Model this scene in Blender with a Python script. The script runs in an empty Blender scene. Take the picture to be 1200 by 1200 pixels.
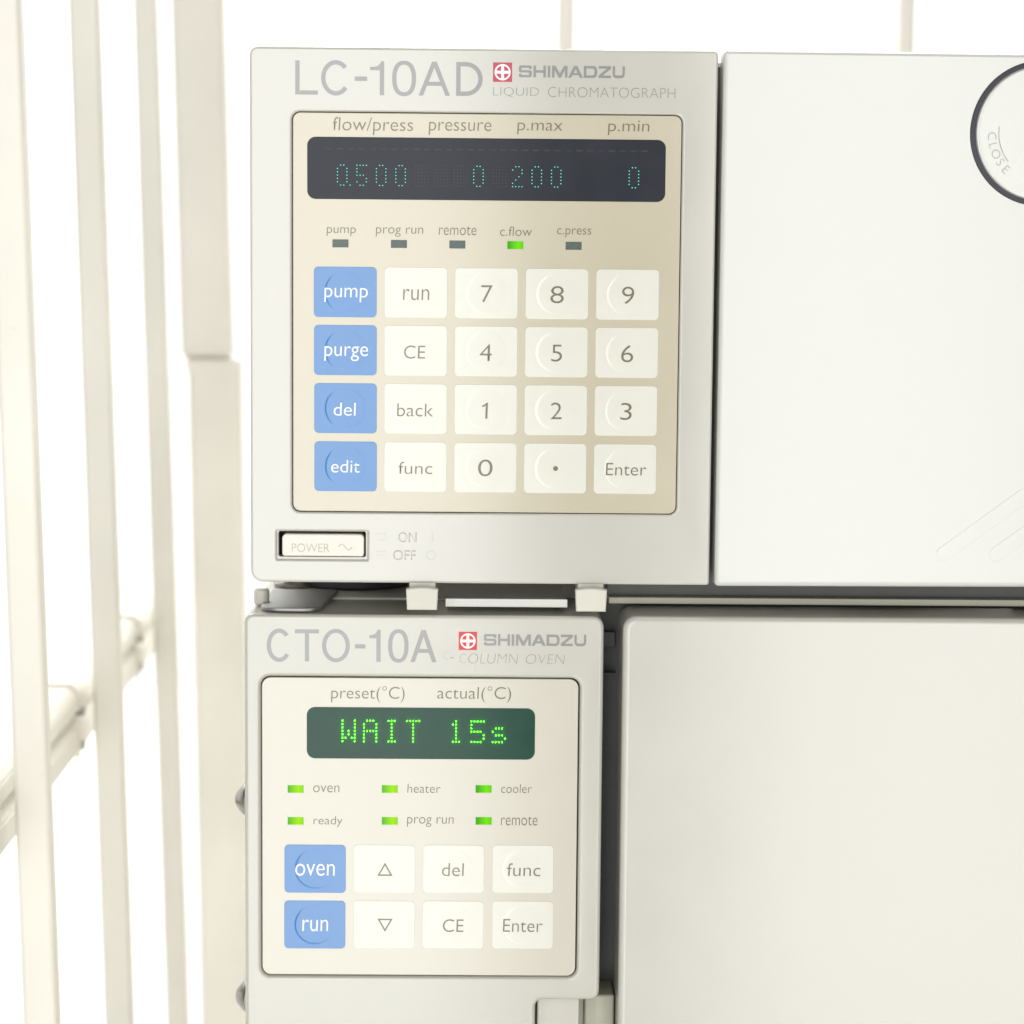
import bpy, bmesh, math, random
from mathutils import Vector, Matrix
random.seed(7)
S = bpy.context.scene
C = S.collection

# ------------------------------------------------------------------ camera
PITCH, YAW, ROLL = math.radians(5.7454), math.radians(0.65814), math.radians(0.50429)
CAM = Vector((0, -0.6, 0.062209)); FPX = 2700.0
cy, sy, cp, sp, cr, sr = math.cos(YAW), math.sin(YAW), math.cos(PITCH), math.sin(PITCH), math.cos(ROLL), math.sin(ROLL)
r0 = Vector((cy, -sy, 0)); fh = Vector((sy, cy, 0))
fwd = fh * cp + Vector((0, 0, -sp)); u0 = fh * sp + Vector((0, 0, cp))
RT = r0 * cr + u0 * sr; UP = u0 * cr - r0 * sr
cam_d = bpy.data.cameras.new('camera'); cam = bpy.data.objects.new('camera', cam_d); C.objects.link(cam)
m = Matrix.Identity(4)
for i in range(3):
    m[i][0] = RT[i]; m[i][1] = UP[i]; m[i][2] = -fwd[i]; m[i][3] = CAM[i]
cam.matrix_world = m
cam_d.sensor_width = 36; cam_d.lens = FPX / 1200 * 36
cam_d.clip_start = 0.01; cam_d.clip_end = 100
cam_d.dof.use_dof = True; cam_d.dof.focus_distance = 0.6; cam_d.dof.aperture_fstop = 17
S.camera = cam

# ------------------------------------------------------------------ light and exposure
w = bpy.data.worlds.new('World'); S.world = w; w.use_nodes = True
bg = w.node_tree.nodes['Background']; bg.inputs[0].default_value = (1.0, 0.99, 0.965, 1); bg.inputs[1].default_value = 0.16
S.view_settings.view_transform = 'Standard'; S.view_settings.look = 'None'
S.view_settings.exposure = 0.0; S.view_settings.gamma = 1

def area(name, loc, target, sx, sz, power, col):
    d = bpy.data.lights.new(name, 'AREA'); d.shape = 'RECTANGLE'; d.size = sx; d.size_y = sz; d.energy = power; d.color = col
    o = bpy.data.objects.new(name, d); C.objects.link(o); o.location = loc
    o.rotation_euler = (Vector(target) - Vector(loc)).to_track_quat('-Z', 'Y').to_euler()
    return o
# soft front lamps added left and right for the panel reflections, then fill lamps
area('lamp_left_soft', (-0.175, -1.2, 0.06), (-0.175, 0, 0.06), 0.38, 1.32, 7.0, (0.985, 1.0, 1.0))
area('lamp_right_soft', (0.385, -1.2, 0.06), (0.385, 0, 0.06), 0.40, 1.32, 6.5, (1.0, 1.0, 0.985))
area('lamp_key_glint', (-0.74, -1.12, 0.0), (0, 0, 0.0), 0.05, 1.1, 3.0, (0.97, 0.99, 1.0))  # narrow unseen strip added for the crescent glints on the key domes
area('lamp_rack_fill', (0.25, 0.12, 1.1), (-0.2, 0.45, 0.0), 0.8, 0.2, 4.0, (1, 1, 0.98))  # unseen lamp added overhead to brighten the rack bars and post
area('lamp_wall_wash', (0.0, 2.0, 2.9), (0.0, 3.1, 0.0), 4.0, 0.6, 235, (1, 1, 1))  # unseen lamp added to burn the back wall out to white

# ------------------------------------------------------------------ helpers
def F(u, v, y=0.0):
    """point of the plane at depth y that stands at this place of the photograph (1200 px)"""
    d = fwd + RT * ((u - 600) / FPX) - UP * ((v - 600) / FPX)
    t = (y - CAM.y) / d.y
    p = CAM + d * t
    return p.x, p.z
def R(u0_, v0_, u1_, v1_, y=0.0):
    uc, vc = (u0_ + u1_) / 2, (v0_ + v1_) / 2
    return F(u0_, vc, y)[0], F(u1_, vc, y)[0], F(uc, v1_, y)[1], F(uc, v0_, y)[1]   # x0,x1,z0,z1

def rrect(x0, x1, z0, z1, r, n=8, radii=None):
    rs = radii or (r, r, r, r)          # bl, br, tr, tl
    pts = []
    for (cx, cz, a0, rr) in ((x0, z0, 180, rs[0]), (x1, z0, 270, rs[1]), (x1, z1, 0, rs[2]), (x0, z1, 90, rs[3])):
        sx = 1 if cx == x0 else -1; sz = 1 if cz == z0 else -1
        if rr <= 0: pts.append((cx, cz)); continue
        for k in range(n + 1):
            a = math.radians(a0 + 90 * k / n)
            pts.append((cx + sx * rr + rr * math.cos(a), cz + sz * rr + rr * math.sin(a)))
    return pts
def circ(cx, cz, r, n=64):
    return [(cx + r * math.cos(2 * math.pi * k / n), cz + r * math.sin(2 * math.pi * k / n)) for k in range(n)]
def round_poly(pts, radii, n=6):
    out = []
    N = len(pts)
    for i, p in enumerate(pts):
        r = radii[i]
        if r <= 0: out.append(p); continue
        P = Vector(p); A = (Vector(pts[i - 1]) - P).normalized(); B = (Vector(pts[(i + 1) % N]) - P).normalized()
        for k in range(n + 1):
            t = k / n
            q = (P + A * r) * (1 - t) ** 2 + P * 2 * t * (1 - t) + (P + B * r) * t * t
            out.append((q.x, q.y))
    return out

def sharpen(me, ang=35):
    """smooth shading with area-weighted normals: broad faces stay optically flat, only the rounded edges turn"""
    bm = bmesh.new(); bm.from_mesh(me)
    bmesh.ops.remove_doubles(bm, verts=bm.verts, dist=1e-6)
    bmesh.ops.dissolve_degenerate(bm, dist=1e-7, edges=bm.edges)
    for f in bm.faces: f.smooth = True
    bm.to_mesh(me); bm.normal_update()
    cosl = math.cos(math.radians(ang)); N = []
    bm.faces.ensure_lookup_table()
    fa = [f.calc_area() for f in bm.faces]; fn = [f.normal.copy() for f in bm.faces]
    bm.verts.index_update(); bm.faces.index_update()
    for f in bm.faces:
        n0 = fn[f.index]
        for l in f.loops:
            acc = Vector((0, 0, 0))
            for g in l.vert.link_faces:
                if fn[g.index].dot(n0) > cosl: acc += fn[g.index] * fa[g.index]
            N.append(tuple(acc.normalized()) if acc.length > 0 else tuple(n0))
    bm.free()
    me.normals_split_custom_set(N)

def link(name, me, mt, parent=None):
    me.materials.clear(); me.materials.append(mt)
    me.name = name; me.use_auto_texspace = True
    o = bpy.data.objects.new(name, me); C.objects.link(o)
    if parent: o.parent = parent
    return o

def curve_mesh(outlines, thick, bevel=0.0, res=3):
    cu = bpy.data.curves.new('c', 'CURVE'); cu.dimensions = '2D'; cu.fill_mode = 'BOTH'
    for pts in outlines:
        s = cu.splines.new('POLY'); s.points.add(len(pts) - 1); s.use_cyclic_u = True
        for p, q in zip(s.points, pts): p.co = (q[0], q[1], 0, 1)
    cu.extrude = max(thick / 2 - bevel, 0); cu.bevel_depth = bevel; cu.bevel_resolution = res; cu.offset = -bevel
    o = bpy.data.objects.new('c', cu); C.objects.link(o)
    dg = bpy.context.evaluated_depsgraph_get(); dg.update()
    me = bpy.data.meshes.new_from_object(o.evaluated_get(dg))
    bpy.data.objects.remove(o); bpy.data.curves.remove(cu)
    return me
ROT = Matrix(((1, 0, 0), (0, 0, 1), (0, 1, 0)))   # (a,b,c)->(a,c,b); c = depth (away)
def plate_mesh(outlines, y_front, thick, bevel=0.0, res=3):
    me = curve_mesh(outlines, thick, bevel, res)
    for v in me.vertices:
        a, b, c = v.co
        v.co = (a, y_front + thick / 2 + c, b)
    me.flip_normals()
    sharpen(me)
    return me
def plate(name, outlines, y_front, thick, bevel, mt, parent=None, res=3):
    return link(name, plate_mesh(outlines, y_front, thick, bevel, res), mt, parent)

def box_bm(bm, x0, x1, y0, y1, z0, z1, bev=0.0, seg=2):
    r = bmesh.ops.create_cube(bm, size=1.0)
    for v in r['verts']:
        v.co = Vector((x0 if v.co.x < 0 else x1, y0 if v.co.y < 0 else y1, z0 if v.co.z < 0 else z1))
    if bev > 0:
        es = list({e for v in r['verts'] for e in v.link_edges})
        bmesh.ops.bevel(bm, geom=es, offset=bev, segments=seg, profile=0.5, affect='EDGES')
def boxes(name, lst, mt, parent=None, bev=0.0, seg=2):
    bm = bmesh.new()
    for b in lst: box_bm(bm, *b, bev, seg)
    me = bpy.data.meshes.new(name); bm.to_mesh(me); bm.free(); sharpen(me)
    return link(name, me, mt, parent)
def lathe_mesh(prof, n=48, axis='y', c=(0, 0, 0)):
    """prof = (radius, along); along > 0 points to -axis for 'y' (towards the viewer)"""
    bm = bmesh.new(); rings = []
    for r, h in prof:
        ring = []
        if r < 1e-7: ring = [bm.verts.new((0, 0, h))]
        else: ring = [bm.verts.new((r * math.cos(2 * math.pi * k / n), r * math.sin(2 * math.pi * k / n), h)) for k in range(n)]
        rings.append(ring)
    for a, b in zip(rings, rings[1:]):
        for k in range(n):
            k2 = (k + 1) % n
            if len(a) == 1 and len(b) == 1: continue
            if len(b) == 1: bm.faces.new((a[k], a[k2], b[0]))
            elif len(a) == 1: bm.faces.new((a[0], b[k2], b[k]))
            else: bm.faces.new((a[k], a[k2], b[k2], b[k]))
    for v in bm.verts:
        x, y, h = v.co
        if axis == 'y': v.co = (c[0] + x, c[1] - h, c[2] + y)
        elif axis == 'z': v.co = (c[0] + x, c[1] + y, c[2] + h)
        else: v.co = (c[0] - h, c[1] + x, c[2] + y)
    bmesh.ops.recalc_face_normals(bm, faces=bm.faces)
    me = bpy.data.meshes.new('l'); bm.to_mesh(me); bm.free(); sharpen(me, 40)
    return me

def ribbon(path, t, closed=False):
    """outline of a stroke of width t along a polyline, mitred"""
    P = [Vector(p) for p in path]; L, Rr = [], []
    for i, p in enumerate(P):
        a = (p - P[i - 1]).normalized() if i > 0 else None
        b = (P[i + 1] - p).normalized() if i < len(P) - 1 else None
        if a is None: a = b
        if b is None: b = a
        na = Vector((-a.y, a.x)); nb = Vector((-b.y, b.x)); mm = (na + nb)
        if mm.length < 1e-6: mm = na
        mm.normalize(); k = t / 2 / max(mm.dot(na), 0.35)
        L.append(tuple(p + mm * k)); Rr.append(tuple(p - mm * k))
    return L + Rr[::-1]
def rpath(pts, r, n=5):
    out = [pts[0]]
    for i in range(1, len(pts) - 1):
        P = Vector(pts[i]); A = (Vector(pts[i - 1]) - P); B = (Vector(pts[i + 1]) - P)
        rr = min(r, A.length * .5, B.length * .5); A.normalize(); B.normalize()
        for k in range(n + 1):
            t = k / n; q = (P + A * rr) * (1 - t) ** 2 + P * 2 * t * (1 - t) + (P + B * rr) * t * t
            out.append((q.x, q.y))
    out.append(pts[-1]); return out

def place(outl, box, y):
    """scale 2D outlines to a box (photo px: x0,x1,ytop,ybottom)"""
    xs = [p[0] for o in outl for p in o]; ys = [p[1] for o in outl for p in o]
    a0, a1, b0, b1 = min(xs), max(xs), min(ys), max(ys)
    x0, x1, z0, z1 = R(box[0], box[2], box[1], box[3], y)
    return [[(x0 + (p[0] - a0) / (a1 - a0) * (x1 - x0), z0 + (p[1] - b0) / (b1 - b0) * (z1 - z0)) for p in o] for o in outl]

def text(s, box, y, mt, parent, shear=0.0, weight=0.0, name='lettering', thick=0.00006, spacing=1.0):
    cu = bpy.data.curves.new('t', 'FONT'); cu.body = s; cu.size = 1.0; cu.shear = shear; cu.offset = weight
    cu.space_character = spacing; cu.resolution_u = 6; cu.extrude = 0.0
    o = bpy.data.objects.new('t', cu); C.objects.link(o)
    dg = bpy.context.evaluated_depsgraph_get(); dg.update()
    me = bpy.data.meshes.new_from_object(o.evaluated_get(dg))
    bpy.data.objects.remove(o); bpy.data.curves.remove(cu)
    xs = [v.co.x for v in me.vertices]; ys = [v.co.y for v in me.vertices]
    a0, a1, b0, b1 = min(xs), max(xs), min(ys), max(ys)
    x0, x1, z0, z1 = R(box[0], box[2], box[1], box[3], y)
    for v in me.vertices:
        v.co = (x0 + (v.co.x - a0) / (a1 - a0) * (x1 - x0), y, z0 + (v.co.y - b0) / (b1 - b0) * (z1 - z0))
    if thick > 0.0001:
        bm = bmesh.new(); bm.from_mesh(me)
        r = bmesh.ops.extrude_face_region(bm, geom=bm.faces[:])
        bmesh.ops.translate(bm, verts=[g for g in r['geom'] if isinstance(g, bmesh.types.BMVert)], vec=(0, thick, 0))
        bmesh.ops.recalc_face_normals(bm, faces=bm.faces); bm.to_mesh(me); bm.free()
    return link(name, me, mt, parent)

def thing(name, label, cat, loc, group=None):
    o = bpy.data.objects.new(name, None); C.objects.link(o); o.location = loc; o.empty_display_size = 0.02
    o['label'] = label; o['category'] = cat
    if group: o['group'] = group
    return o
def settle(root):
    """children are modelled in world coordinates: keep them there under their parent's own origin"""
    bpy.context.view_layer.update()
    for ch in root.children:
        ch.matrix_parent_inverse = Matrix.Translation(root.location).inverted()

# ------------------------------------------------------------------ materials
def mat(name, col, rough=0.5, metal=0.0, noise=0.03, nscale=60, bump=0.0, bscale=900, coat=0.0, spec=0.5, rvar=0.05,
        stain=None):
    mt = bpy.data.materials.new(name); mt.use_nodes = True; nt = mt.node_tree; b = nt.nodes['Principled BSDF']
    tc = nt.nodes.new('ShaderNodeTexCoord')
    n = nt.nodes.new('ShaderNodeTexNoise'); n.inputs['Scale'].default_value = nscale; n.inputs['Detail'].default_value = 5
    nt.links.new(tc.outputs['Object'], n.inputs['Vector'])
    r = nt.nodes.new('ShaderNodeValToRGB')
    r.color_ramp.elements[0].position = .3; r.color_ramp.elements[1].position = .7
    r.color_ramp.elements[0].color = tuple(c * (1 - noise) for c in col) + (1,)
    r.color_ramp.elements[1].color = tuple(min(c * (1 + noise), 1) for c in col) + (1,)
    nt.links.new(n.outputs[0], r.inputs[0])
    src = r.outputs[0]
    if stain:
        n2 = nt.nodes.new('ShaderNodeTexNoise'); n2.inputs['Scale'].default_value = stain[1]; n2.inputs['Detail'].default_value = 8
        n2.inputs['Roughness'].default_value = .7
        nt.links.new(tc.outputs['Object'], n2.inputs['Vector'])
        r2 = nt.nodes.new('ShaderNodeValToRGB'); r2.color_ramp.elements[0].position = stain[2]; r2.color_ramp.elements[1].position = stain[2] + .08
        r2.color_ramp.elements[0].color = (0, 0, 0, 1); r2.color_ramp.elements[1].color = (stain[3],) * 3 + (1,)
        nt.links.new(n2.outputs[0], r2.inputs[0])
        mx = nt.nodes.new('ShaderNodeMix'); mx.data_type = 'RGBA'
        nt.links.new(r2.outputs[0], mx.inputs[0]); nt.links.new(src, mx.inputs[6]); mx.inputs[7].default_value = stain[0] + (1,)
        src = mx.outputs[2]
    nt.links.new(src, b.inputs['Base Color'])
    b.inputs['Metallic'].default_value = metal; b.inputs['Specular IOR Level'].default_value = spec
    b.inputs['Coat Weight'].default_value = coat; b.inputs['Coat Roughness'].default_value = 0.08
    mr = nt.nodes.new('ShaderNodeMapRange'); mr.inputs['To Min'].default_value = max(rough - rvar, 0.02); mr.inputs['To Max'].default_value = rough + rvar
    nt.links.new(n.outputs[0], mr.inputs[0]); nt.links.new(mr.outputs[0], b.inputs['Roughness'])
    if bump > 0:
        n3 = nt.nodes.new('ShaderNodeTexNoise'); n3.inputs['Scale'].default_value = bscale; n3.inputs['Detail'].default_value = 3
        nt.links.new(tc.outputs['Object'], n3.inputs['Vector'])
        bp = nt.nodes.new('ShaderNodeBump'); bp.inputs['Strength'].default_value = bump; bp.inputs['Distance'].default_value = 0.0002
        nt.links.new(n3.outputs[0], bp.inputs['Height']); nt.links.new(bp.outputs[0], b.inputs['Normal'])
    return mt
def glow(name, col, strength, edge=None, ax=0):
    mt = bpy.data.materials.new(name); mt.use_nodes = True; b = mt.node_tree.nodes['Principled BSDF']
    b.inputs['Base Color'].default_value = tuple(c * .08 for c in col) + (1,); b.inputs['Roughness'].default_value = .4; b.inputs['Specular IOR Level'].default_value = .08
    b.inputs['Emission Color'].default_value = col + (1,); b.inputs['Emission Strength'].default_value = strength
    if edge:   # brighter where the lamp chip sits behind the lens
        nt = mt.node_tree; tc = nt.nodes.new('ShaderNodeTexCoord'); sx = nt.nodes.new('ShaderNodeSeparateXYZ')
        nt.links.new(tc.outputs['Generated'], sx.inputs[0])
        cr_ = nt.nodes.new('ShaderNodeValToRGB'); nt.links.new(sx.outputs[0], cr_.inputs[0])
        el = cr_.color_ramp.elements
        el[0].position = 0; el[0].color = edge + (1,); el[1].position = 1; el[1].color = tuple(.6 * c + .4 * d for c, d in zip(col, edge)) + (1,)
        e = el.new(.68); e.color = col + (1,)
        nt.links.new(cr_.outputs[0], b.inputs['Emission Color'])
    return mt

M_BEZ  = mat('bezel_plastic', (0.520, 0.503, 0.445), 0.15, noise=.012, nscale=35, bump=.05, bscale=1800, spec=.95, stain=((.55, .50, .38), 55, .70, .25))
M_DOOR = mat('door_plastic', (0.585, 0.585, 0.54), 0.18, noise=.012, nscale=30, bump=.06, bscale=1600, spec=.9, stain=((.52, .47, .34), 45, .70, .22))
M_OVEN = mat('oven_paint', (0.490, 0.474, 0.410), 0.19, noise=.018, nscale=30, bump=.10, bscale=800, spec=.95, stain=((.50, .44, .32), 60, .68, .30))
M_ODR  = mat('oven_door_paint', (0.525, 0.508, 0.448), 0.19, noise=.018, nscale=30, bump=.07, bscale=900, spec=.95, stain=((.42, .37, .27), 50, .70, .30))
M_PAN  = mat('panel_film', (0.50, 0.45, 0.325), 0.16, noise=.015, nscale=25, bump=.04, bscale=2600, spec=1.0)
M_PAN2 = mat('panel_film_pale', (0.55, 0.515, 0.425), 0.17, noise=.015, nscale=25, bump=.04, bscale=2600, spec=.95)
M_KEYW = mat('key_white', (0.69, 0.68, 0.60), 0.16, noise=.01, nscale=80, bump=.04, bscale=2600, spec=.7)
M_KEYB = mat('key_blue', (0.042, 0.195, 0.485), 0.16, noise=.02, nscale=80, bump=.04, bscale=2600, spec=.7)
M_DARK = mat('display_filter_grey', (0.030, 0.033, 0.042), 0.16, noise=.05, nscale=90, bump=.03, bscale=1500, spec=.14)
M_GRN  = mat('display_filter_green', (0.005, 0.050, 0.030), 0.16, noise=.08, nscale=120, bump=.03, bscale=1500, spec=.25)
M_GRID = mat('display_grid', (0.041, 0.044, 0.053), 0.2, noise=.2, nscale=300, spec=.16)
M_TXT  = mat('print_brown', (0.185, 0.155, 0.10), 0.17, noise=.10, nscale=900, spec=.45)
M_TXTG = mat('print_grey', (0.26, 0.26, 0.25), 0.17, noise=.04, nscale=600, spec=.6)
M_TXTL = mat('print_light_grey', (0.235, 0.235, 0.228), 0.17, noise=.03, nscale=600, spec=.8)
M_TXTD = mat('print_mid_grey', (0.25, 0.25, 0.225), 0.17, noise=.10, nscale=900, spec=.6)
M_TXTF = mat('print_worn', (0.31, 0.295, 0.25), 0.3, noise=.25, nscale=2500)
M_TXTP = mat('print_power', (0.50, 0.46, 0.37), 0.4, noise=.2, nscale=2500)
M_TXTW = mat('print_white', (0.88, 0.88, 0.86), 0.35, noise=.03, nscale=900)
M_RED  = mat('emblem_crimson', (0.50, 0.045, 0.085), 0.4, noise=.08, nscale=1500)
M_RED2 = mat('emblem_red', (0.62, 0.035, 0.035), 0.4, noise=.08, nscale=1500)
M_CHAS = mat('chassis_shade', (0.085, 0.087, 0.078), 0.5, noise=.15, nscale=80, bump=.2, bscale=600)  # shade inside the gaps is put into this dark colour
M_GREY = mat('chassis_beige', (0.40, 0.39, 0.31), 0.45, noise=.06, nscale=50, bump=.2, bscale=700, stain=((.15, .14, .11), 90, .66, .6))
M_CASE = mat('case_paint', (0.66, 0.65, 0.58), 0.35, noise=.02, nscale=40, bump=.3, bscale=600)
M_RUB  = mat('rubber', (0.035, 0.037, 0.045), 0.6, noise=.1, nscale=200, bump=.2)
M_MET  = mat('brushed_metal', (0.34, 0.34, 0.33), 0.5, metal=1, noise=.08, nscale=300, bump=.1, bscale=1200)
M_SCR  = mat('screw_metal', (0.33, 0.32, 0.30), 0.30, metal=1, noise=.1, nscale=500)
M_LIP  = mat('lip_white', (0.64, 0.63, 0.58), 0.35, noise=.02, nscale=150)
M_TAB  = mat('tab_plastic', (0.60, 0.58, 0.50), 0.35, noise=.02, nscale=150, bump=.1)
M_BTN  = mat('power_button', (0.74, 0.715, 0.63), 0.30, noise=.02, nscale=90, bump=.05)
M_LEDO = mat('led_off', (0.045, 0.075, 0.062), 0.25, noise=.15, nscale=900)
M_RACK = mat('rack_cream_paint', (0.83, 0.795, 0.71), 0.4, noise=.05, nscale=14, bump=.15, bscale=160, stain=((.45, .38, .27), 38, .66, .45))
M_WALL = mat('wall_white', (0.86, 0.86, 0.85), 0.7, noise=.01, nscale=2, bump=.1, bscale=60)
M_FLOOR = mat('floor_white', (0.70, 0.69, 0.66), 0.5, noise=.04, nscale=4, bump=.1, bscale=60)
M_DOTC = glow('dot_cyan', (0.12, 0.72, 0.62), 1.6)
M_DOTG = glow('dot_green', (0.055, 1.0, 0.003), 19.0)
M_LEDG = glow('led_green', (0.20, 0.86, 0.002), 0.85, edge=(0.03, 0.36, 0.01))
M_LEDY = glow('led_lime', (0.42, 0.95, 0.004), 0.85, edge=(0.08, 0.50, 0.05))

# ------------------------------------------------------------------ setting
def structure(o): o['kind'] = 'structure'; return o
FL = -0.60
structure(boxes('floor', [(-4, 4, -4, 3.1, FL - 0.05, FL)], M_FLOOR))
structure(boxes('wall', [(-4, 4, 3.1, 3.2, FL, 4.0)], M_WALL))

structure(boxes('side_wall', [(-2.0, -1.9, -0.3, 3.1, FL, 4.0)], M_WALL))

# ------------------------------------------------------------------ steel rack behind and beside the instruments
rack = thing('steel_rack', 'cream painted steel rack of tall vertical bars standing left of and behind the instruments', 'rack', (-0.19, 0.9, FL))
def ray(u, v, d):
    q = CAM + (fwd + RT * ((u - 600) / FPX) - UP * ((v - 600) / FPX)) * d
    return q
LEAN = math.tan(math.radians(1.45))
def bar(name, u, d, wdt, dep, z0, z1, lean=LEAN, bev=0.0018, at=600):
    q = ray(u, at, d)
    bm = bmesh.new(); box_bm(bm, -wdt / 2, wdt / 2, -dep / 2, dep / 2, z0, z1, bev, 3)
    yaw = math.radians(2.2)
    for v in bm.verts:
        x, y, z = v.co
        v.co = (q.x + x * math.cos(yaw) - y * math.sin(yaw) - lean * (z - q.z), q.y + x * math.sin(yaw) + y * math.cos(yaw), z)
    me = bpy.data.meshes.new(name); bm.to_mesh(me); bm.free(); sharpen(me)
    return link(name, me, M_RACK, rack)
TOPZ = 1.15
for u, d, wd in ((27, .70, .0106), (120, .872, .0108), (190, 1.047, .0103)):
    bar('upright_bar', u, d, wd, .010, FL, TOPZ)
for u, d in ((663, 1.20), (1061, 1.20)):
    bar('upright_bar', u, d, .0088, .010, FL, TOPZ, lean=0.0, at=30)
bar('upright_bar', 1459, 1.20, .0076, .010, FL, TOPZ, lean=0.0, at=30)
pq = ray(258, 600, 1.50)
zs = ray(250, 421, 1.21).z
bar('corner_post', 256, 1.21, .0272, .026, FL, zs, lean=LEAN * .55, bev=.004)
bar('corner_post', 249, 1.212, .0268, .024, zs + .0005, TOPZ, lean=LEAN * .9, bev=.004)
bar('post_collar', 255, 1.211, .0282, .028, zs - .006, zs + .0008, lean=LEAN * .55, bev=.0015)
# cross rail: a C channel on the far side of the bars, level, running away from the viewer
def rail():
    a = ray(-120, 1062 + 110, .56); b = ray(222, 705, 1.47)
    a = ray(18, 958, .705); dirv = (ray(178, 752, 1.047) - a); dirv.z = 0; dirv.normalize()
    st = a - dirv * .28; st.z = a.z; ln = .28 + .492
    nx = Vector((-dirv.y, dirv.x, 0))      # to the left
    off = nx * 0.0046
    prof = [(0, -.0125), (0, -.0035), (.0035, -.0015), (.0035, .0015), (0, .0035), (0, .0095), (.003, .0125), (.0145, .0125), (.0145, -.0125)]
    bm = bmesh.new(); rings = []
    for t in (0, ln):
        rings.append([bm.verts.new(st + dirv * t + off + nx * p + Vector((0, 0, z))) for p, z in prof])
    n = len(prof)
    for k in range(n): bm.faces.new((rings[0][k], rings[0][(k + 1) % n], rings[1][(k + 1) % n], rings[1][k]))
    bm.faces.new(rings[0]); bm.faces.new(rings[1][::-1]); bmesh.ops.recalc_face_normals(bm, faces=bm.faces)
    es = [e for e in bm.edges if abs((e.verts[0].co - e.verts[1].co).normalized().dot(dirv)) > .9]
    bmesh.ops.bevel(bm, geom=es, offset=.0007, segments=2, affect='EDGES')
    me = bpy.data.meshes.new('rail'); bm.to_mesh(me); bm.free(); sharpen(me)
    link('cross_rail', me, M_RACK, rack)
    for u, v, d in ((27, 955, .70), (120, 837, .872), (190, 752, 1.047)):      # cast collar where the rail meets each bar
        t0 = (ray(u, v, d) - st).dot(dirv) - .0125
        bm = bmesh.new(); rings = []
        for t in (t0, t0 + .0028):
            rings.append([bm.verts.new(st + dirv * t + off + nx * ((p - .007) * 1.07 + .007) + Vector((0, 0, z * 1.12))) for p, z in prof])
        for k in range(n): bm.faces.new((rings[0][k], rings[0][(k + 1) % n], rings[1][(k + 1) % n], rings[1][k]))
        bm.faces.new(rings[0]); bm.faces.new(rings[1][::-1]); bmesh.ops.recalc_face_normals(bm, faces=bm.faces)
        me = bpy.data.meshes.new('collar'); bm.to_mesh(me); bm.free(); sharpen(me)
        link('rail_collar', me, M_RACK, rack)
        q = st + dirv * (t0 + .0085) + off
        boxes('rail_bolt', [(q.x - .0022, q.x + .0012, q.y - .0018, q.y + .0018, q.z - .0125, q.z - .0092), (q.x - .0022, q.x + .0012, q.y - .0018, q.y + .0018, q.z + .0006, q.z + .0036)], M_SCR, rack, .0004)
rail()
settle(rack)

# ------------------------------------------------------------------ liquid chromatograph (upper instrument)
lx0, lx1, lz0, lz1 = R(293, 56.5, 836.5, 684)
LC = thing('liquid_chromatograph', 'pale upper instrument with twenty keys and a wide dark display, sitting on the oven', 'lab instrument', (0.06, 0.2, lz0 - .0085))
DX1 = F(1461, 370)[0]
px0, px1, pz0, pz1 = R(343.2, 133.5, 795.5, 600.5)
GAP = 0.0002
sx0, sx1, sz0, sz1 = R(324.5, 622.5, 430.5, 656)
plate('bezel', [rrect(lx0, lx1, lz0, lz1, .0022, radii=(.0032, .0008, .0012, .0022)),
                rrect(px0 - GAP, px1 + GAP, pz0 - GAP, pz1 + GAP, .0021),
                rrect(sx0, sx1, sz0, sz1, .0002)], 0, .012, .0007, M_BEZ, LC)
# recess wall round the power button and its floor
bx0, bx1, bz0, bz1 = R(330.5, 626, 426.5, 652)
plate('switch_surround', [rrect(sx0 - .0005, sx1 + .0005, sz0 - .0005, sz1 + .0005, .0002),
                          rrect(bx0 - .0010, bx1 + .0004, bz0 - .0002, bz1 + .0006, .0005)], .0011, .003, .0002, M_BEZ, LC)
pb = plate('power_button', [rrect(bx0, bx1, bz0, bz1, .001, radii=(.0007, .0007, .0012, .0012))], .0002, .006, .0004, M_BTN, LC)
text('POWER', (342, 386, 637, 647), .00012, M_TXTP, pb, weight=-.012)
q = [(0.0 + k / 20, math.sin(k / 20 * 2 * math.pi) * .22) for k in range(21)]
link('lettering', plate_mesh(place([ribbon(q, .07)], (396, 413, 637.5, 645), 0), .00012, .00006), M_TXTP, pb)
# moulded ON / OFF marks beside the button
def moulded(outl, box, parent, name='moulded_mark', mt=M_BEZ, y=-.00011, th=.0002):
    return link(name, plate_mesh(place(outl, box, 0), y, th, .00003, 1), mt, parent)
for i, (v0, word) in enumerate(((622, 'ON'), (643, 'OFF'))):
    text(word, (467 if i == 0 else 461, 488 if i == 0 else 487, v0 + 2, v0 + 13.5), -.00016, M_BEZ, LC, weight=-.01, thick=.0003, name='moulded_word')
    moulded([rrect(0, 1, 0, 1, 0), rrect(.18, .82, .18 if i == 0 else .5, .82, 0)], (441, 452, v0 + 3, v0 + 12), LC)
moulded([ribbon([(0, 0), (0, 1)], .13)], (505.5, 507.5, 623, 635), LC)
moulded([circ(0, 0, 1, 28), circ(0, 0, .78, 28)], (499, 511, 645, 657), LC)

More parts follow.
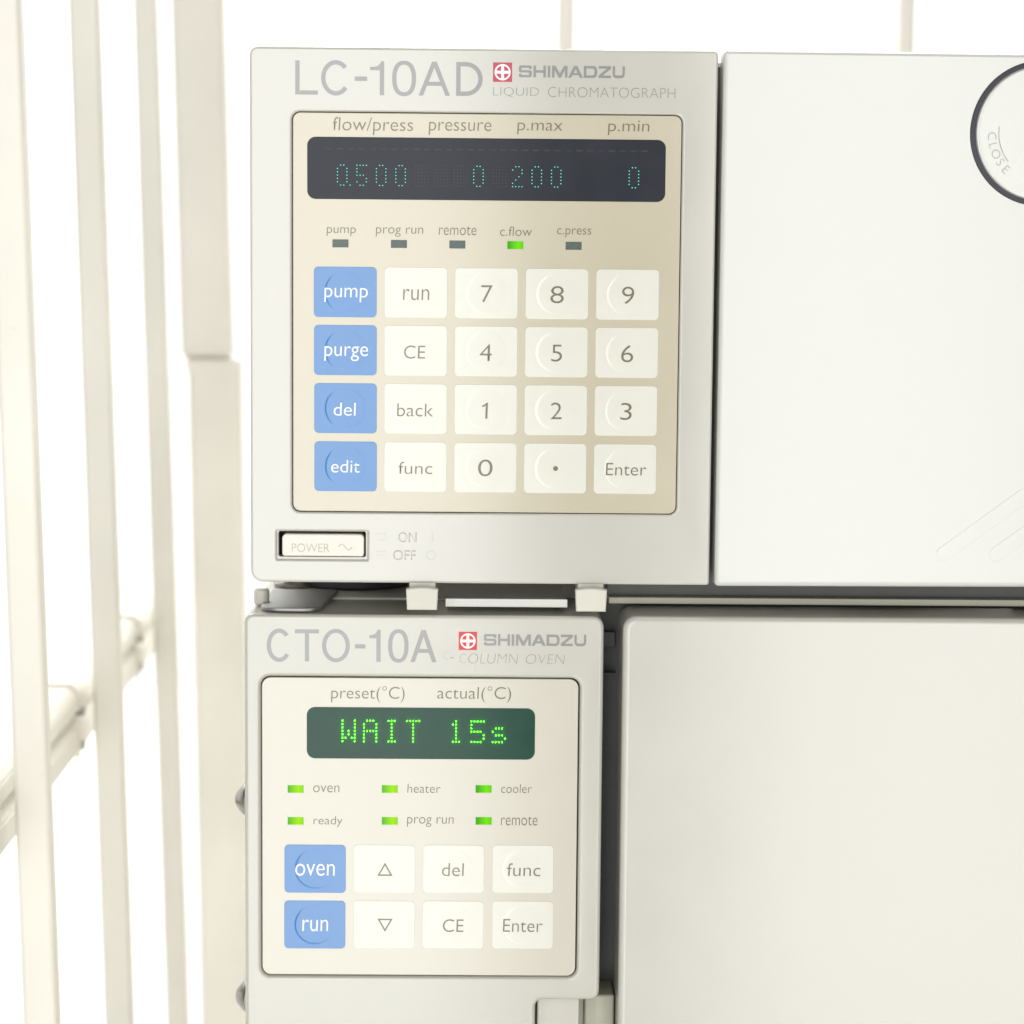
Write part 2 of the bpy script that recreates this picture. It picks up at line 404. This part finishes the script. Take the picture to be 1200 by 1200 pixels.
# printing on the bezel
def glyph(ch, w_, t=.130):
    """outlines of a light grotesque letter, cap height 1, width w_"""
    def ell(a0, a1, rx, rz, n=40, pw=1.0):
        o = []
        for k in range(n + 1):
            a = math.radians(a0 + (a1 - a0) * k / n); c_, s_ = math.cos(a), math.sin(a)
            o.append((w_ / 2 + rx * math.copysign(abs(c_) ** pw, c_), .5 + rz * math.copysign(abs(s_) ** pw, s_)))
        return o
    ov = .022
    if ch == 'L': return [[(0, 0), (w_, 0), (w_, t * .93), (t, t * .93), (t, 1), (0, 1)]]
    if ch == 'T': return [[(0, 1), (0, 1 - t * .93), (w_ / 2 - t / 2, 1 - t * .93), (w_ / 2 - t / 2, 0), (w_ / 2 + t / 2, 0), (w_ / 2 + t / 2, 1 - t * .93), (w_, 1 - t * .93), (w_, 1)]]
    if ch == '-': return [[(0, .415), (w_, .415), (w_, .415 + t), (0, .415 + t)]]
    if ch == 'C': return [ribbon(ell(41, 322, w_ / 2 - t / 2, .5 + ov - t / 2), t)]
    if ch == 'O': return [ell(0, 351, w_ / 2, .5 + ov), ell(0, 351, w_ / 2 - t, .5 + ov - t * .95)]
    if ch == '0': return [ell(0, 351, w_ / 2, .5 + ov, 40, .86), ell(0, 351, w_ / 2 - t, .5 + ov - t * .9, 40, .86)]
    if ch == '1': return [[(w_ - t, 0), (w_, 0), (w_, 1), (w_ - t * .72, 1), (w_ - t * .95, .93), (w_ - t * 1.5, .86), (w_ - t * 2.2, .835), (0, .83), (0, .83 - t * .72), (w_ - t, .83 - t * .72)]]
    if ch == 'D':
        o = [(0, 0)] + [(w_ - .5 + .5 * math.cos(math.radians(a)) if w_ > .5 else 0, .5 + .5 * math.sin(math.radians(a))) for a in range(-90, 91, 6)] + [(0, 1)]
        q = .5 - t
        i_ = [(t, t)] + [(w_ - .5 + q * math.cos(math.radians(a)), .5 + q * math.sin(math.radians(a))) for a in range(-90, 91, 6)] + [(t, 1 - t)]
        return [o, i_]
    if ch == 'A':
        h = w_ / 2; k = t * 1.06
        def xl(z): return h * z * (1 - t * .54 / h)
        return [[(0, 0), (k, 0), (xl(.29) + k, .29), (w_ - xl(.29) - k, .29), (w_ - k, 0), (w_, 0), (h + t * .54, 1), (h - t * .54, 1)],
                [(xl(.41) + k, .41), (w_ - xl(.41) - k, .41), (h, .41 + (h - xl(.41) - k) / (1 - t * .54 / h) / h)]]
def title(lst, v0, v1, slope, parent):
    u00 = lst[0][1]; outl = []
    for ch, a, b in lst:
        dv = slope * ((a + b) / 2 - u00)
        x0, x1, z0, z1 = R(a, v0 + dv, b, v1 + dv); hh = z1 - z0
        outl += [[(x0 + p[0] * hh, z0 + p[1] * hh) for p in o] for o in glyph(ch, (x1 - x0) / hh)]
    link('title_lettering', plate_mesh(outl, -.00006, .00006), M_TXTL, parent)
title([('L', 346, 372.5), ('C', 376.3, 410.8), ('-', 415.7, 430.3), ('1', 433.5, 450.2), ('0', 459.5, 487.6), ('A', 490.5, 527.5), ('D', 534.6, 565.6)], 70.9, 110.7, .0089, LC)
def brand(box, y, mt, parent):
    t = .235; o = []; x = 0
    def sh(ps, dx): return [(p[0] + dx, p[1]) for p in ps]
    h = t / 2
    W = 1.30
    o.append(sh(round_poly([(0, 0), (W, 0), (W, .60), (.28, .60), (.28, .80), (W - .28, .80), (W - .28, .70), (W, .70), (W, 1), (0, 1), (0, .40), (W - .28, .40), (W - .28, .20), (.28, .20), (.28, .30), (0, .30)], [.2, .2, .2, .04, .04, .04, 0, 0, .2, .2, .2, .04, .04, .04, 0, 0]), x)); x += W + .16
    W = 1.25
    o.append([(x, 0), (x + t * 1.1, 0), (x + t * 1.1, .39), (x + W - t * 1.1, .39), (x + W - t * 1.1, 0), (x + W, 0), (x + W, 1), (x + W - t * 1.1, 1), (x + W - t * 1.1, .61), (x + t * 1.1, .61), (x + t * 1.1, 1), (x, 1)]); x += W + .17
    o.append([(x, 0), (x + t * 1.15, 0), (x + t * 1.15, 1), (x, 1)]); x += t * 1.15 + .17
    W = 1.55
    o.append([(x, 0), (x + .26, 0), (x + .26, .66), (x + W / 2 - .13, 0), (x + W / 2 + .13, 0), (x + W - .26, .66), (x + W - .26, 0), (x + W, 0), (x + W, 1), (x + W - .34, 1), (x + W / 2, .36), (x + .34, 1), (x, 1)]); x += W + .06
    W = 1.5
    o.append([(x, 0), (x + .30, 0), (x + .47, .22), (x + W - .47, .22), (x + W - .30, 0), (x + W, 0), (x + W / 2 + .17, 1), (x + W / 2 - .17, 1)])
    o.append([(x + .59, .40), (x + W - .59, .40), (x + W / 2, .72)]); x += W + .06
    W = 1.35
    o.append(rrect(x, x + W, 0, 1, .3, radii=(0, .38, .38, 0))); o.append(rrect(x + .27, x + W - .27, .21, .79, .1, radii=(0, .2, .2, 0))); x += W + .13
    W = 1.25
    o.append([(x, 0), (x + W, 0), (x + W, .21), (x + .42, .21), (x + W, .79), (x + W, 1), (x, 1), (x, .79), (x + W - .42, .79), (x, .21)]); x += W + .15
    W = 1.25
    o.append(sh(ribbon(rpath([(.13, 1), (.13, .11), (W - .13, .11), (W - .13, 1)], .3), .235), x))
    link('brand_lettering', plate_mesh(place(o, box, y), y, .00006), mt, parent)
def emblem(u0_, u1_, v0_, v1_, y, red, parent):
    x0, x1, z0, z1 = R(u0_, v0_, u1_, v1_, y); s = x1 - x0; cx, cz = (x0 + x1) / 2, (z0 + z1) / 2
    e = link('brand_emblem', plate_mesh([rrect(x0, x1, z0, z1, 0)], y, .00006), red, parent)
    r = s * .42; t = s * .075
    wht = [circ(cx, cz, r, 48), circ(cx, cz, r - s * .085, 48)]
    link('emblem_ring', plate_mesh(wht, y - .00004, .00003), M_TXTW, e)
    k = r - s * .085; g = s * .02
    cross = [(cx - t, cz - k), (cx + t, cz - k), (cx + t, cz - t), (cx + k, cz - t), (cx + k, cz + t), (cx + t, cz + t), (cx + t, cz + k), (cx - t, cz + k), (cx - t, cz + t), (cx - k, cz + t), (cx - k, cz - t), (cx - t, cz - t)]
    link('emblem_cross', plate_mesh([cross], y - .00004, .00003), M_TXTW, e)
emblem(577.8, 600.2, 73.2, 96, -.00006, M_RED, LC)
brand((608, 732.3, 77.2, 91.2), -.00006, M_TXTG, LC)
text('LIQUID', (578, 631.5, 102.3, 114.0), -.00006, M_TXTD, LC, weight=-.022)
text('CHROMATOGRAPH', (642.3, 791.5, 102.6, 114.4), -.00006, M_TXTD, LC, weight=-.022)

# control panel
PY = .00022
pan = plate('control_panel', [rrect(px0, px1, pz0, pz1, .0020)], PY, .002, .00018, M_PAN, LC)
TY = PY - .00005
SH = .05
for s, b in (('flow/press', (390, 484, 137.5, 158.3)), ('pressure', (502.3, 575.8, 143, 158.5)), ('p.max', (606, 659.3, 143.8, 157.6)),
             ('p.min', (712.3, 761, 141.2, 158.6))):
    text(s, b, TY, M_TXT, pan, shear=SH, weight=-.008)
for s, b in (('pump', (382.7, 417, 266.3, 276.6)), ('prog run', (440.3, 496, 266.5, 277.4)), ('remote', (514.2, 558.3, 265.2, 275.6)),
             ('c.flow', (586, 623.5, 265.4, 276.6)), ('c.press', (652.8, 692.8, 267.6, 278.4))):
    text(s, b, TY, M_TXT, pan, shear=.05, weight=-.006)
for i, (u, v) in enumerate(((399, 285.2), (467.5, 285.9), (536, 286.5), (604, 287.3), (672.2, 288.1))):
    x0, x1, z0, z1 = R(u - 9.4, v - 4.7, u + 9.4, v + 4.7, PY)
    o = plate('indicator_light', [rrect(x0, x1, z0, z1, .0001)], PY - .00008, .0006, .00003, M_LEDG if i == 3 else M_LEDO, LC, 1)
    if i == 3: o['label'] = 'lit green indicator under c.flow'

GL = {
 '0': ['.XX..', 'X..X.', 'X..X.', 'X..X.', 'X..X.', 'X..X.', '.XX..'],
 '5': ['XXXX.', 'X....', 'X....', 'XXX..', '...X.', 'X..X.', '.XX..'],
 '2': ['.XX..', 'X..X.', '...X.', '..X..', '.X...', 'X....', 'XXXX.'],
 'W': ['X...X', 'X...X', 'X...X', 'X.X.X', 'X.X.X', 'XX.XX', 'X...X'],
 'A': ['.XXX.', 'X...X', 'X...X', 'XXXXX', 'X...X', 'X...X', 'X...X'],
 'I': ['.XXX.', '..X..', '..X..', '..X..', '..X..', '..X..', '.XXX.'],
 'T': ['XXXXX', '..X..', '..X..', '..X..', '..X..', '..X..', '..X..'],
 '1': ['..X..', '.XX..', '..X..', '..X..', '..X..', '..X..', '.XXX.'],
 'F': ['XXXXX', 'X....', 'X....', 'XXXX.', '....X', '....X', 'XXXX.'],
 's': ['.....', '.....', '.XXX.', 'X....', '.XXX.', '....X', 'XXXX.'],
 '.': ['.....', '.....', '.....', '.....', '.....', '.....', '....X'],
}
def dots(name, ch, x, z, pu, pv, r, y, mt, parent, h=.00016, every=False):
    """one dot-matrix character: short round studs of light on the filter"""
    bm = bmesh.new(); n = 8
    for j, row in enumerate(ch):
        for i, c in enumerate(row):
            if c != 'X' and not every: continue
            cx, cz = x + i * pu, z - j * pv
            a = [bm.verts.new((cx + r * math.cos(2 * math.pi * k / n), y - h, cz + r * math.sin(2 * math.pi * k / n))) for k in range(n)]
            b = [bm.verts.new((v.co.x, y + .00002, v.co.z)) for v in a]
            bm.faces.new(a)
            for k in range(n): bm.faces.new((a[k], b[k], b[(k + 1) % n], a[(k + 1) % n]))
    bmesh.ops.recalc_face_normals(bm, faces=bm.faces)
    me = bpy.data.meshes.new(name); bm.to_mesh(me); bm.free()
    return link(name, me, mt, parent)
PXM = 1 / 4500 * 1.0
dx0, dx1, dz0, dz1 = R(360, 162, 780, 235, PY)
DY = PY - .00006
disp = plate('display', [rrect(dx0, dx1, dz0, dz1, .0022)], DY, .0012, .00005, M_DARK, LC, 1)
cxa, cza = F(395.5, 193.6, DY); cxb, czb = F(737.5, 196.4, DY); pitch = (cxb - cxa) / 15
zm = (cza + czb) / 2
pu = 3.65 * PXM; pv = 3.83 * PXM
for k, ch in ((0, '0'), (1, '5'), (2, '0'), (3, '0'), (7, '0'), (9, '2'), (10, '0'), (11, '0'), (15, '0')):
    g = GL[ch]
    if k == 0: g = g[:6] + ['.XX.X']
    dots('display_digit', g, cxa + k * pitch, zm, pu, pv, .62 * PXM, DY, M_DOTC, disp)
for k in (4, 5, 6, 8):
    dots('unlit_cell', ['XXXXX'] * 7, cxa + k * pitch, zm, pu, pv, .95 * PXM, DY, M_GRID, disp, h=.00001)['kind'] = 'stuff'
bm = bmesh.new()
for k in range(30):
    u = 382 + k * 12.75
    x0, z0 = F(u, 174.0 + (u - 382) * .0085, DY)
    a = [bm.verts.new((x0 + i * PXM, DY - .000012, z0 + j * PXM)) for i, j in ((0, -1.1), (7.5, -1.1), (7.5, .9), (0, .9))]; bm.faces.new(a)
me = bpy.data.meshes.new('x'); bm.to_mesh(me); bm.free(); link('electrode_row', me, M_GRID, disp)['kind'] = 'stuff'

# keys
def key_mesh(w_, h_, dome_r, k=1.0):
    """flat membrane key with a soft rounded edge and the shallow snap dome standing in it"""
    pts = rrect(-w_ / 2, w_ / 2, -h_ / 2, h_ / 2, .0011, n=4)
    me = plate_mesh([pts], -.00014, .0003, .00006, 2)
    prof = [(dome_r, .00010), (dome_r, .000143), (dome_r - .00010, .000160), (dome_r - .00028, .000190), (dome_r - .00048, .000215), (dome_r - .00070, .000226), (dome_r - .0010, .000229), (dome_r * .5, .000229), (0, .000229)]
    dm = lathe_mesh(prof, 56)
    for v in dm.vertices:      # dome shaped higher on its left so a crescent highlight catches there
        h = -v.co.y
        if h > .00014: v.co.y = -(.000143 + (h - .000143) * (.54 - .46 * v.co.x / dome_r) * k)
    bm = bmesh.new(); bm.from_mesh(me); bm.from_mesh(dm); bm.to_mesh(me); bm.free()
    sharpen(me); return me
def key(me, u, v, y, mt, parent, label=None):
    x, z = F(u, v, y)
    o = bpy.data.objects.new('key', me if mt is M_KEYW else KMB); C.objects.link(o)
    o.location = (x, y, z); o.parent = parent
    if label: o['label'] = label
    return o
KY = PY
KMB = key_mesh(.01625, .01300, .0054); KMB.materials.append(M_KEYB)
KM = key_mesh(.01625, .01300, .0054, .45); KM.materials.append(M_KEYW)
rows = [['pump', 'run', '7', '8', '9'], ['purge', 'CE', '4', '5', '6'], ['del', 'back', '1', '2', '3'], ['edit', 'func', '0', '.', 'Enter']]
KT = {'pump': (380, 431, 337.2, 354), 'purge': (380, 431.3, 405.7, 423), 'del': (391, 417, 472, 487.2), 'edit': (388, 421.4, 539, 553.8),
      'run': (472.3, 503, 338.8, 351.8), 'CE': (473.5, 498.3, 405, 420.3), 'back': (465.3, 507.3, 473, 488), 'func': (467, 506.5, 541.3, 555.5),
      '7': (564, 577.3, 334.4, 354.2), '8': (645, 660.7, 335.3, 355.4), '9': (729, 743.2, 336, 356.2),
      '4': (562.2, 576.3, 403.2, 423.2), '5': (646, 658.6, 404, 423.8), '6': (728, 742, 404.6, 424.6),
      '1': (565, 571.8, 472, 490.6), '2': (645.3, 658.3, 471.8, 491.3), '3': (727, 740.2, 472.3, 492.2),
      '0': (560.3, 577.2, 538.6, 558.2), 'Enter': (710, 757.5, 542.8, 557.3)}
PARTXT = []
for r, row in enumerate(rows):
    for c, s in enumerate(row):
        t = c / 4
        ua = 404.6 + (735.4 - 404.6) * t; ub = 405.0 + (732.4 - 405.0) * t
        u = ua + (ub - ua) * r / 3
        v = 342.2 + (345.4 - 342.2) * t + r * (546.5 - 342.2) / 3 * (1 + (.0 * t))
        k = key(KM, u, v, KY, M_KEYB if c == 0 else M_KEYW, LC, 'blue %s key' % s if c == 0 else None)
        PARTXT.append((k, s, None if s == '.' else KT[s], M_TXTW if c == 0 else M_TXT, KY))
        if s == '.': PARTXT[-1] = (k, s, (648.2, 653.9, 546.2, 551.9), M_TXT, KY)
def keytexts(lst):
    for k, s, b, mt, y in lst:
        yy = y - .00025
        if s == '.':
            o = link('lettering', plate_mesh(place([circ(0, 0, 1, 24)], b, yy), yy, .00003), mt)
        elif s == '1':
            o = link('lettering', plate_mesh(place([[(.55, 0), (.90, 0), (1.0, 2.7), (.74, 2.7), (.46, 2.42), (.0, 2.22), (.0, 1.94), (.36, 2.05), (.62, 2.22)]], b, yy), yy, .00003), mt)
        elif s in ('up', 'down'):
            f = 1 if s == 'up' else -1
            a = [(-1, 0), (1, 0), (0, 1.75)]; i_ = [(-.70, .17), (.70, .17), (0, 1.39)]
            sc = [[(p[0], p[1] * f) for p in q_] for q_ in (a, i_)]
            o = link('lettering', plate_mesh(place(sc, b, yy), yy, .00003), mt)
        else:
            big = s.isdigit()
            o = text(s, b, yy, mt, None, shear=.02 if big else .03, weight=-.010 if not mt is M_TXTW else -.006)
        o.parent = k; o.matrix_parent_inverse = Matrix.Translation(k.location).inverted()
keytexts(PARTXT)

# right-hand door with its dial
ddx = F(842.5, 370)[0]
LCd = plate('door', [rrect(ddx, DX1, lz0 - .0002, lz1 + .0002, .0014, radii=(.0012, .002, .002, .0012))], -.0008, .008, .0013, M_DOOR, LC, 4)
cxd, czd = F(1224, 155.5, -.0015)
RD = 84 * PXM
link('dial_ring', lathe_mesh([(RD - .00140, .0000), (RD - .00135, .0012), (RD - .0004, .0012), (RD, .0009), (RD, -.001)], 96, c=(cxd, 0, czd)), M_RUB, LC)
dial = link('dial', lathe_mesh([(RD - .00145, -.001), (RD - .00145, .0014), (RD - .0017, .0018), (RD - .0024, .0020), (.004, .0020), (0, .0020)], 96, c=(cxd, 0, czd)), M_DOOR, LC)
# raised grip across the dial
boxes('dial_grip', [(cxd - .0035, cxd + .0035, -.0060, -.0015, czd - RD * .62, czd + RD * .62)], M_DOOR, dial, .0012, 4)
# CLOSE set round the rim, and its curved arrow line
def arc_text(s, r, a0, a1, size):
    for i, chh in enumerate(s):
        a = math.radians(a0 + (a1 - a0) * i / (len(s) - 1))
        cu = bpy.data.curves.new('t', 'FONT'); cu.body = chh; cu.size = size; cu.align_x = 'CENTER'; cu.align_y = 'CENTER'; cu.offset = -.02 * size
        o = bpy.data.objects.new('t', cu); C.objects.link(o); dg = bpy.context.evaluated_depsgraph_get(); dg.update()
        me_ = bpy.data.meshes.new_from_object(o.evaluated_get(dg)); bpy.data.objects.remove(o)
        rot = a + math.pi / 2
        for v in me_.vertices:
            x, y_ = v.co.x, v.co.y
            v.co = (cxd + r * math.cos(a) + x * math.cos(rot) - y_ * math.sin(rot), -.00208, czd + r * math.sin(a) + x * math.sin(rot) + y_ * math.cos(rot))
        link('lettering', me_, M_TXTF, dial)
arc_text('CLOSE', 60 * PXM, 184, 225, .0033)
arc = [(cxd + 51.5 * PXM * math.cos(math.radians(a)), czd + 51.5 * PXM * math.sin(math.radians(a))) for a in range(172, 221, 3)]
link('arrow_line', plate_mesh([ribbon(arc, .9 * PXM)], -.00208, .00003), M_TXTF, dial)
# raised slanting ribs at the foot of the door
for (u, v) in ((1107, 649.5), (1169, 650.5)):
    x, z = F(u, v, 0); L = .046; a = math.radians(36.5); r = 8.6 * PXM
    pts = [(x + L * math.cos(a) * e + r * math.cos(a + math.pi / 2 + math.pi * k / 14 + (0 if e == 0 else math.pi)),
            z + L * math.sin(a) * e + r * math.sin(a + math.pi / 2 + math.pi * k / 14 + (0 if e == 0 else math.pi))) for e in (0, 1) for k in range(15)]
    plate('door_rib', [pts], -.00090, .0006, .00008, M_DOOR, LCd, 2)
# the door stands a little askew: its free edge by the keypad is proud, the far side sits back
Td = Matrix.Translation((ddx, 0, 0)) @ Matrix.Rotation(math.radians(1.75), 4, 'Z') @ Matrix.Translation((-ddx, 0, 0))
for o_ in [o2 for o2 in C.objects if o2.type == 'MESH' and (o2 == LCd or o2 == dial or o2.parent in (LCd, dial) or o2.name.startswith('dial_ring'))]:
    if o_.parent == LC: o_.matrix_basis = Td @ o_.matrix_basis
# chassis, base, case
boxes('chassis_front', [(lx0 + .004, DX1 - .004, .0128, .016, lz0 + .0022, lz1 - .003)], M_CHAS, LC)
boxes('case', [(lx0 + .0012, DX1 - .001, .0162, 0.42, lz0 + .0125, lz1 - .0012)], M_CASE, LC, .0015)
oz1 = F(497, 721)[1]     # top of the oven
fx, fz = F(418, 690, .06)
def foot(x, y): link('foot', lathe_mesh([(0, oz1 + .00062), (.0148, oz1 + .00062), (.0155, oz1 + .0014), (.0155, lz0 + .0126)], 48, 'z', (x, y, 0)), M_RUB, LC)
for x in (fx, fx + .205):
    for y in (.0575, .36): foot(x, y)
# made-up dark strip standing in for the shade in the slot on the right
rx0 = F(712, 690, .014)[0]
boxes('slot_shade_strip', [(rx0, DX1 - .004, .0162, .03, F(900, 699, .0162)[1], lz0 + .0120)], M_CHAS, LC, .0003)
# two hanging tabs and the tray lip between them
for (a, b, v0, v1) in ((475.5, 513.5, 688.5, 715), (674, 711.5, 689.5, 717)):
    x0, x1, z0, z1 = R(a, v0, b, v1, -.003)
    hw = (x1 - x0) / 2; cx = (x0 + x1) / 2
    top = [(cx + hw * t, z1 - .0005 * t * t) for t in [1 - k / 5 for k in range(11)]]
    me = plate_mesh([[(x0 + .0003, z0), (x1 - .0003, z0)] + top], -.003, .0035, .0005, 3)
    tb = link('hanging_tab', me, M_TAB, LC)
    boxes('tab_neck', [(x0 + .0008, x1 - .0008, .0006, .03, z1 - .0022, lz0 + .0021)], M_TAB, tb, .0002)
x0, x1, z0, z1 = R(522, 702, 665, 711.5, .004)
boxes('tray_lip', [(x0, x1, .004, .0052, z0, z1), (x0, x1, .0052, .05, z0, z0 + .0008)], M_LIP, LC, .0002)
x0, x1, z0, z1 = R(516, 690, 671, 702, .03)
settle(LC)

# ------------------------------------------------------------------ column oven (lower instrument)
ox0, ox1 = F(286.5, 950)[0], F(705, 950)[0]
OV = thing('column_oven', 'pale lower instrument with eight keys and a green lit display, under the larger keypad unit', 'lab instrument', (0.06, 0.2, FL))
zc = F(660, 1172)[1]; xs_ = F(627, 1190)[0]
ax0, ax1, az0, az1 = R(307, 795, 676, 1143)
OG = .00022
outer = round_poly([(ox0, FL + .004), (xs_, FL + .004), (xs_, zc), (ox1, zc), (ox1, oz1), (ox0, oz1)], [0, .0, .0022, .0030, .0034, .0026])
plate('bezel', [outer, rrect(ax0 - OG, ax1 + OG * 1.5, az0 - OG * 1.4, az1 + OG, .0025)], 0, .030, .0011, M_OVEN, OV, 4)
title([('C', 312.5, 341.6), ('T', 345.6, 373.8), ('O', 377.3, 410), ('-', 416, 428.2), ('1', 432.8, 446), ('0', 454.8, 478.8), ('A', 481, 511.6)], 737.3, 774.8, .0062, OV)
emblem(537.6, 559, 740.4, 761.8, -.00006, M_RED2, OV)
brand((567, 687, 743.6, 757.0), -.00006, M_TXTG, OV)
text('C', (538.5, 546.3, 766.3, 777.2), -.00006, M_TXTF, OV, shear=.12, weight=-.032)
text('C', (519.3, 527, 763.3, 772.8), -.00006, M_TXTF, OV, shear=.12, weight=-.034)
text('-', (528, 531.5, 770, 771.4), -.00006, M_TXTF, OV)
text('OLUMN', (548.8, 607.2, 766.0, 777.6), -.00006, M_TXTD, OV, shear=.12, weight=-.028)
text('OVEN', (616.3, 662, 766.8, 778), -.00006, M_TXTD, OV, shear=.12, weight=-.028)
QY = .00025
opn = plate('control_panel', [rrect(ax0, ax1, az0, az1, .0024)], QY, .002, .00018, M_PAN2, OV)
QT = QY - .00005
text('preset(\u00b0C)', (387.8, 474.2, 804, 823.3), QT, M_TXT, opn, shear=.04, weight=-.008)
text('actual(\u00b0C)', (512.3, 599, 804.2, 823.5), QT, M_TXT, opn, shear=.04, weight=-.008)
for s, b in (('oven', (367, 397.8, 920.4, 928.6)), ('heater', (477.3, 516.3, 918.6, 929.2)), ('cooler', (587.3, 623.4, 918.8, 929.4)),
             ('ready', (367.3, 401.4, 956.4, 969.3)), ('prog run', (476.8, 531.6, 957.6, 969)), ('remote', (587, 629.8, 956.6, 967.3))):
    text(s, b, QT, M_TXT, opn, shear=.05, weight=-.008)
for v in (924.6, 962.0):
    for u in (346.5, 456.8, 566.8):
        x0, x1, z0, z1 = R(u - 9.4, v - 4.5, u + 9.4, v + 4.5, QY)
        plate('indicator_light', [rrect(x0, x1, z0, z1, .0001)], QY - .00008, .0006, .00003, M_LEDY if u < 500 else M_LEDG, OV, 1)
gx0, gx1, gz0, gz1 = R(359.5, 829.2, 627, 889.5, QY)
GY = QY - .00006
gd = plate('display', [rrect(gx0, gx1, gz0, gz1, .0022)], GY, .0012, .00005, M_GRN, OV, 1)
gxa, gza = F(401.4, 844.2, GY); g1 = F(577.6, 844.9, GY)[0]; gp = (g1 - gxa) / 7
for k, ch in enumerate('WAIT 15s'):
    if ch == ' ': continue
    g = GL['F'] if ch == '5' else GL[ch]
    dots('display_letter', g, gxa + k * gp, gza, 3.6 * PXM * 1.018, 4.05 * PXM * 1.02, .58 * PXM, GY, M_DOTG, gd, h=.00050)
KM2 = key_mesh(.01625 * .995, .01292, .0054, .45); KM2.materials.append(M_KEYW)
L2 = []
K2 = {'oven': (346, 392.3, 1012.3, 1026.3), 'run': (354.3, 384.5, 1077.8, 1091.4), 'up': (442.3, 460, 1011, 1026.4), 'down': (442.3, 460, 1076.8, 1092),
      'del': (518, 543.6, 1011.6, 1026.7), 'CE': (519, 543.2, 1077.4, 1092.2), 'func': (594.3, 633.2, 1011.8, 1026.8), 'Enter': (589.4, 635.8, 1077.2, 1092.2)}
for r, row in enumerate((('oven', 'up', 'del', 'func'), ('run', 'down', 'CE', 'Enter'))):
    for c, s in enumerate(row):
        u = (369.3 + c * (612.8 - 369.3) / 3) - r * .4; v = 1018.0 + r * 65.4 + c * .15
        k = key(KM2, u, v, QY, M_KEYB if c == 0 else M_KEYW, OV, 'blue %s key' % s if c == 0 else None)
        L2.append((k, s, K2[s], M_TXTW if c == 0 else M_TXT, QY))
keytexts(L2)

# door on the right
dx0_, _, dz0_, dz1_ = R(726.5, 723, 1461, 1300)
plate('oven_door', [rrect(dx0_, DX1 - .001, FL + .004, F(960, 724)[1], .0036)], .0, .022, .0018, M_ODR, OV, 5)
# chassis behind the doors
cz_ = F(900, 701, .0125)[1]
boxes('chassis_front', [(ox1 - .012, DX1 - .003, .0262, .0300, FL + .003, cz_ - .0028)], M_CHAS, OV)
boxes('chassis_flange', [(ox1 + .0018, DX1 - .002, .0125, .030, cz_ - .0018, cz_)], M_GREY, OV, .0004)
boxes('case', [(ox0 + .0006, DX1 - .001, .0304, .42, FL, oz1 + .0005)], M_CASE, OV, .0008)
# pieces in the slot right of the bezel
for v0, v1 in ((742, 760), (790, 792)):
    x0, x1, z0, z1 = R(707, v0, 722, v1, .02)
    boxes('slot_catch', [(x0, x1, .022, .0262, z0, z1)], M_CHAS, OV, .0004)
# latch recess at the foot of the bezel
x0, x1, z0, z1 = R(634, 1176, 678, 1300, .006)
plate('latch_plate', [rrect(xs_ + .0006, x1, z0, zc + .0006, .001, radii=(0, 0, 0, .002))], .0045, .012, .0006, M_OVEN, OV)
x0b, x1b, z0, z1 = R(684, 1166, 719, 1300, .012)
boxes('latch_block', [(x0b, x1b, .012, .0262, z0, z1)], M_GREY, OV, .0008, 3)
boxes('latch_web', [(x1 + .0001, x0b - .0001, .014, .0262, z0, zc)], M_GREY, OV)
# side screws
for v in (936, 1166):
    x, z = F(287, v, .012)
    link('side_screw', lathe_mesh([(.0046, -.001), (.0046, .0006), (.0042, .0014), (.0033, .0023), (.0020, .0033), (.0009, .0037), (0, .0038)], 32, 'x', (ox0, .0115, z)), M_SCR, OV)
# metal corner plate and its screw on top of the oven
pxa, _ = F(304, 716, .004); pxb, _ = F(382, 716, .004)
pts = [(pxa, .040), (pxa, .0075), (pxa + .0015, .0045), (pxa + .004, .0032), (pxb - .006, .0028), (pxb - .0032, .0036), (pxb - .0015, .0055), (pxb + .0010, .0395), (pxb - .001, .0405)]
me = curve_mesh([round_poly(pts, [0, .001, .001, .001, .001, .001, .001, .001, 0])], .0011, .0003, 2)
for v in me.vertices: v.co = (v.co.x, v.co.y, oz1 + .0007 + v.co.z)
sharpen(me); cpl = link('corner_plate', me, M_MET, OV)
xq, _ = F(347, 690, .04)
link('washer', lathe_mesh([(0, oz1 + .00056), (.0062, oz1 + .00056), (.0064, oz1 + .0016), (.006, oz1 + .0021), (0, oz1 + .0021)], 40, 'z', (xq - .001, .052, 0)), M_SCR, cpl)
link('screw', lathe_mesh([(0, oz1 + .0021), (.0046, oz1 + .0021), (.0048, oz1 + .0036), (.0040, oz1 + .0048), (.0018, oz1 + .0056), (0, oz1 + .0058)], 40, 'z', (xq, .052, 0)), M_SCR, cpl)
link('hinge_knuckle', lathe_mesh([(0, 0), (.0016, 0), (.0021, .0005), (.0021, .0040), (.0016, .0045), (0, .0045)], 28, 'z', (pxa - .0006, .016, oz1 + .0002)), M_TAB, cpl)
settle(OV)
bpy.context.view_layer.update()
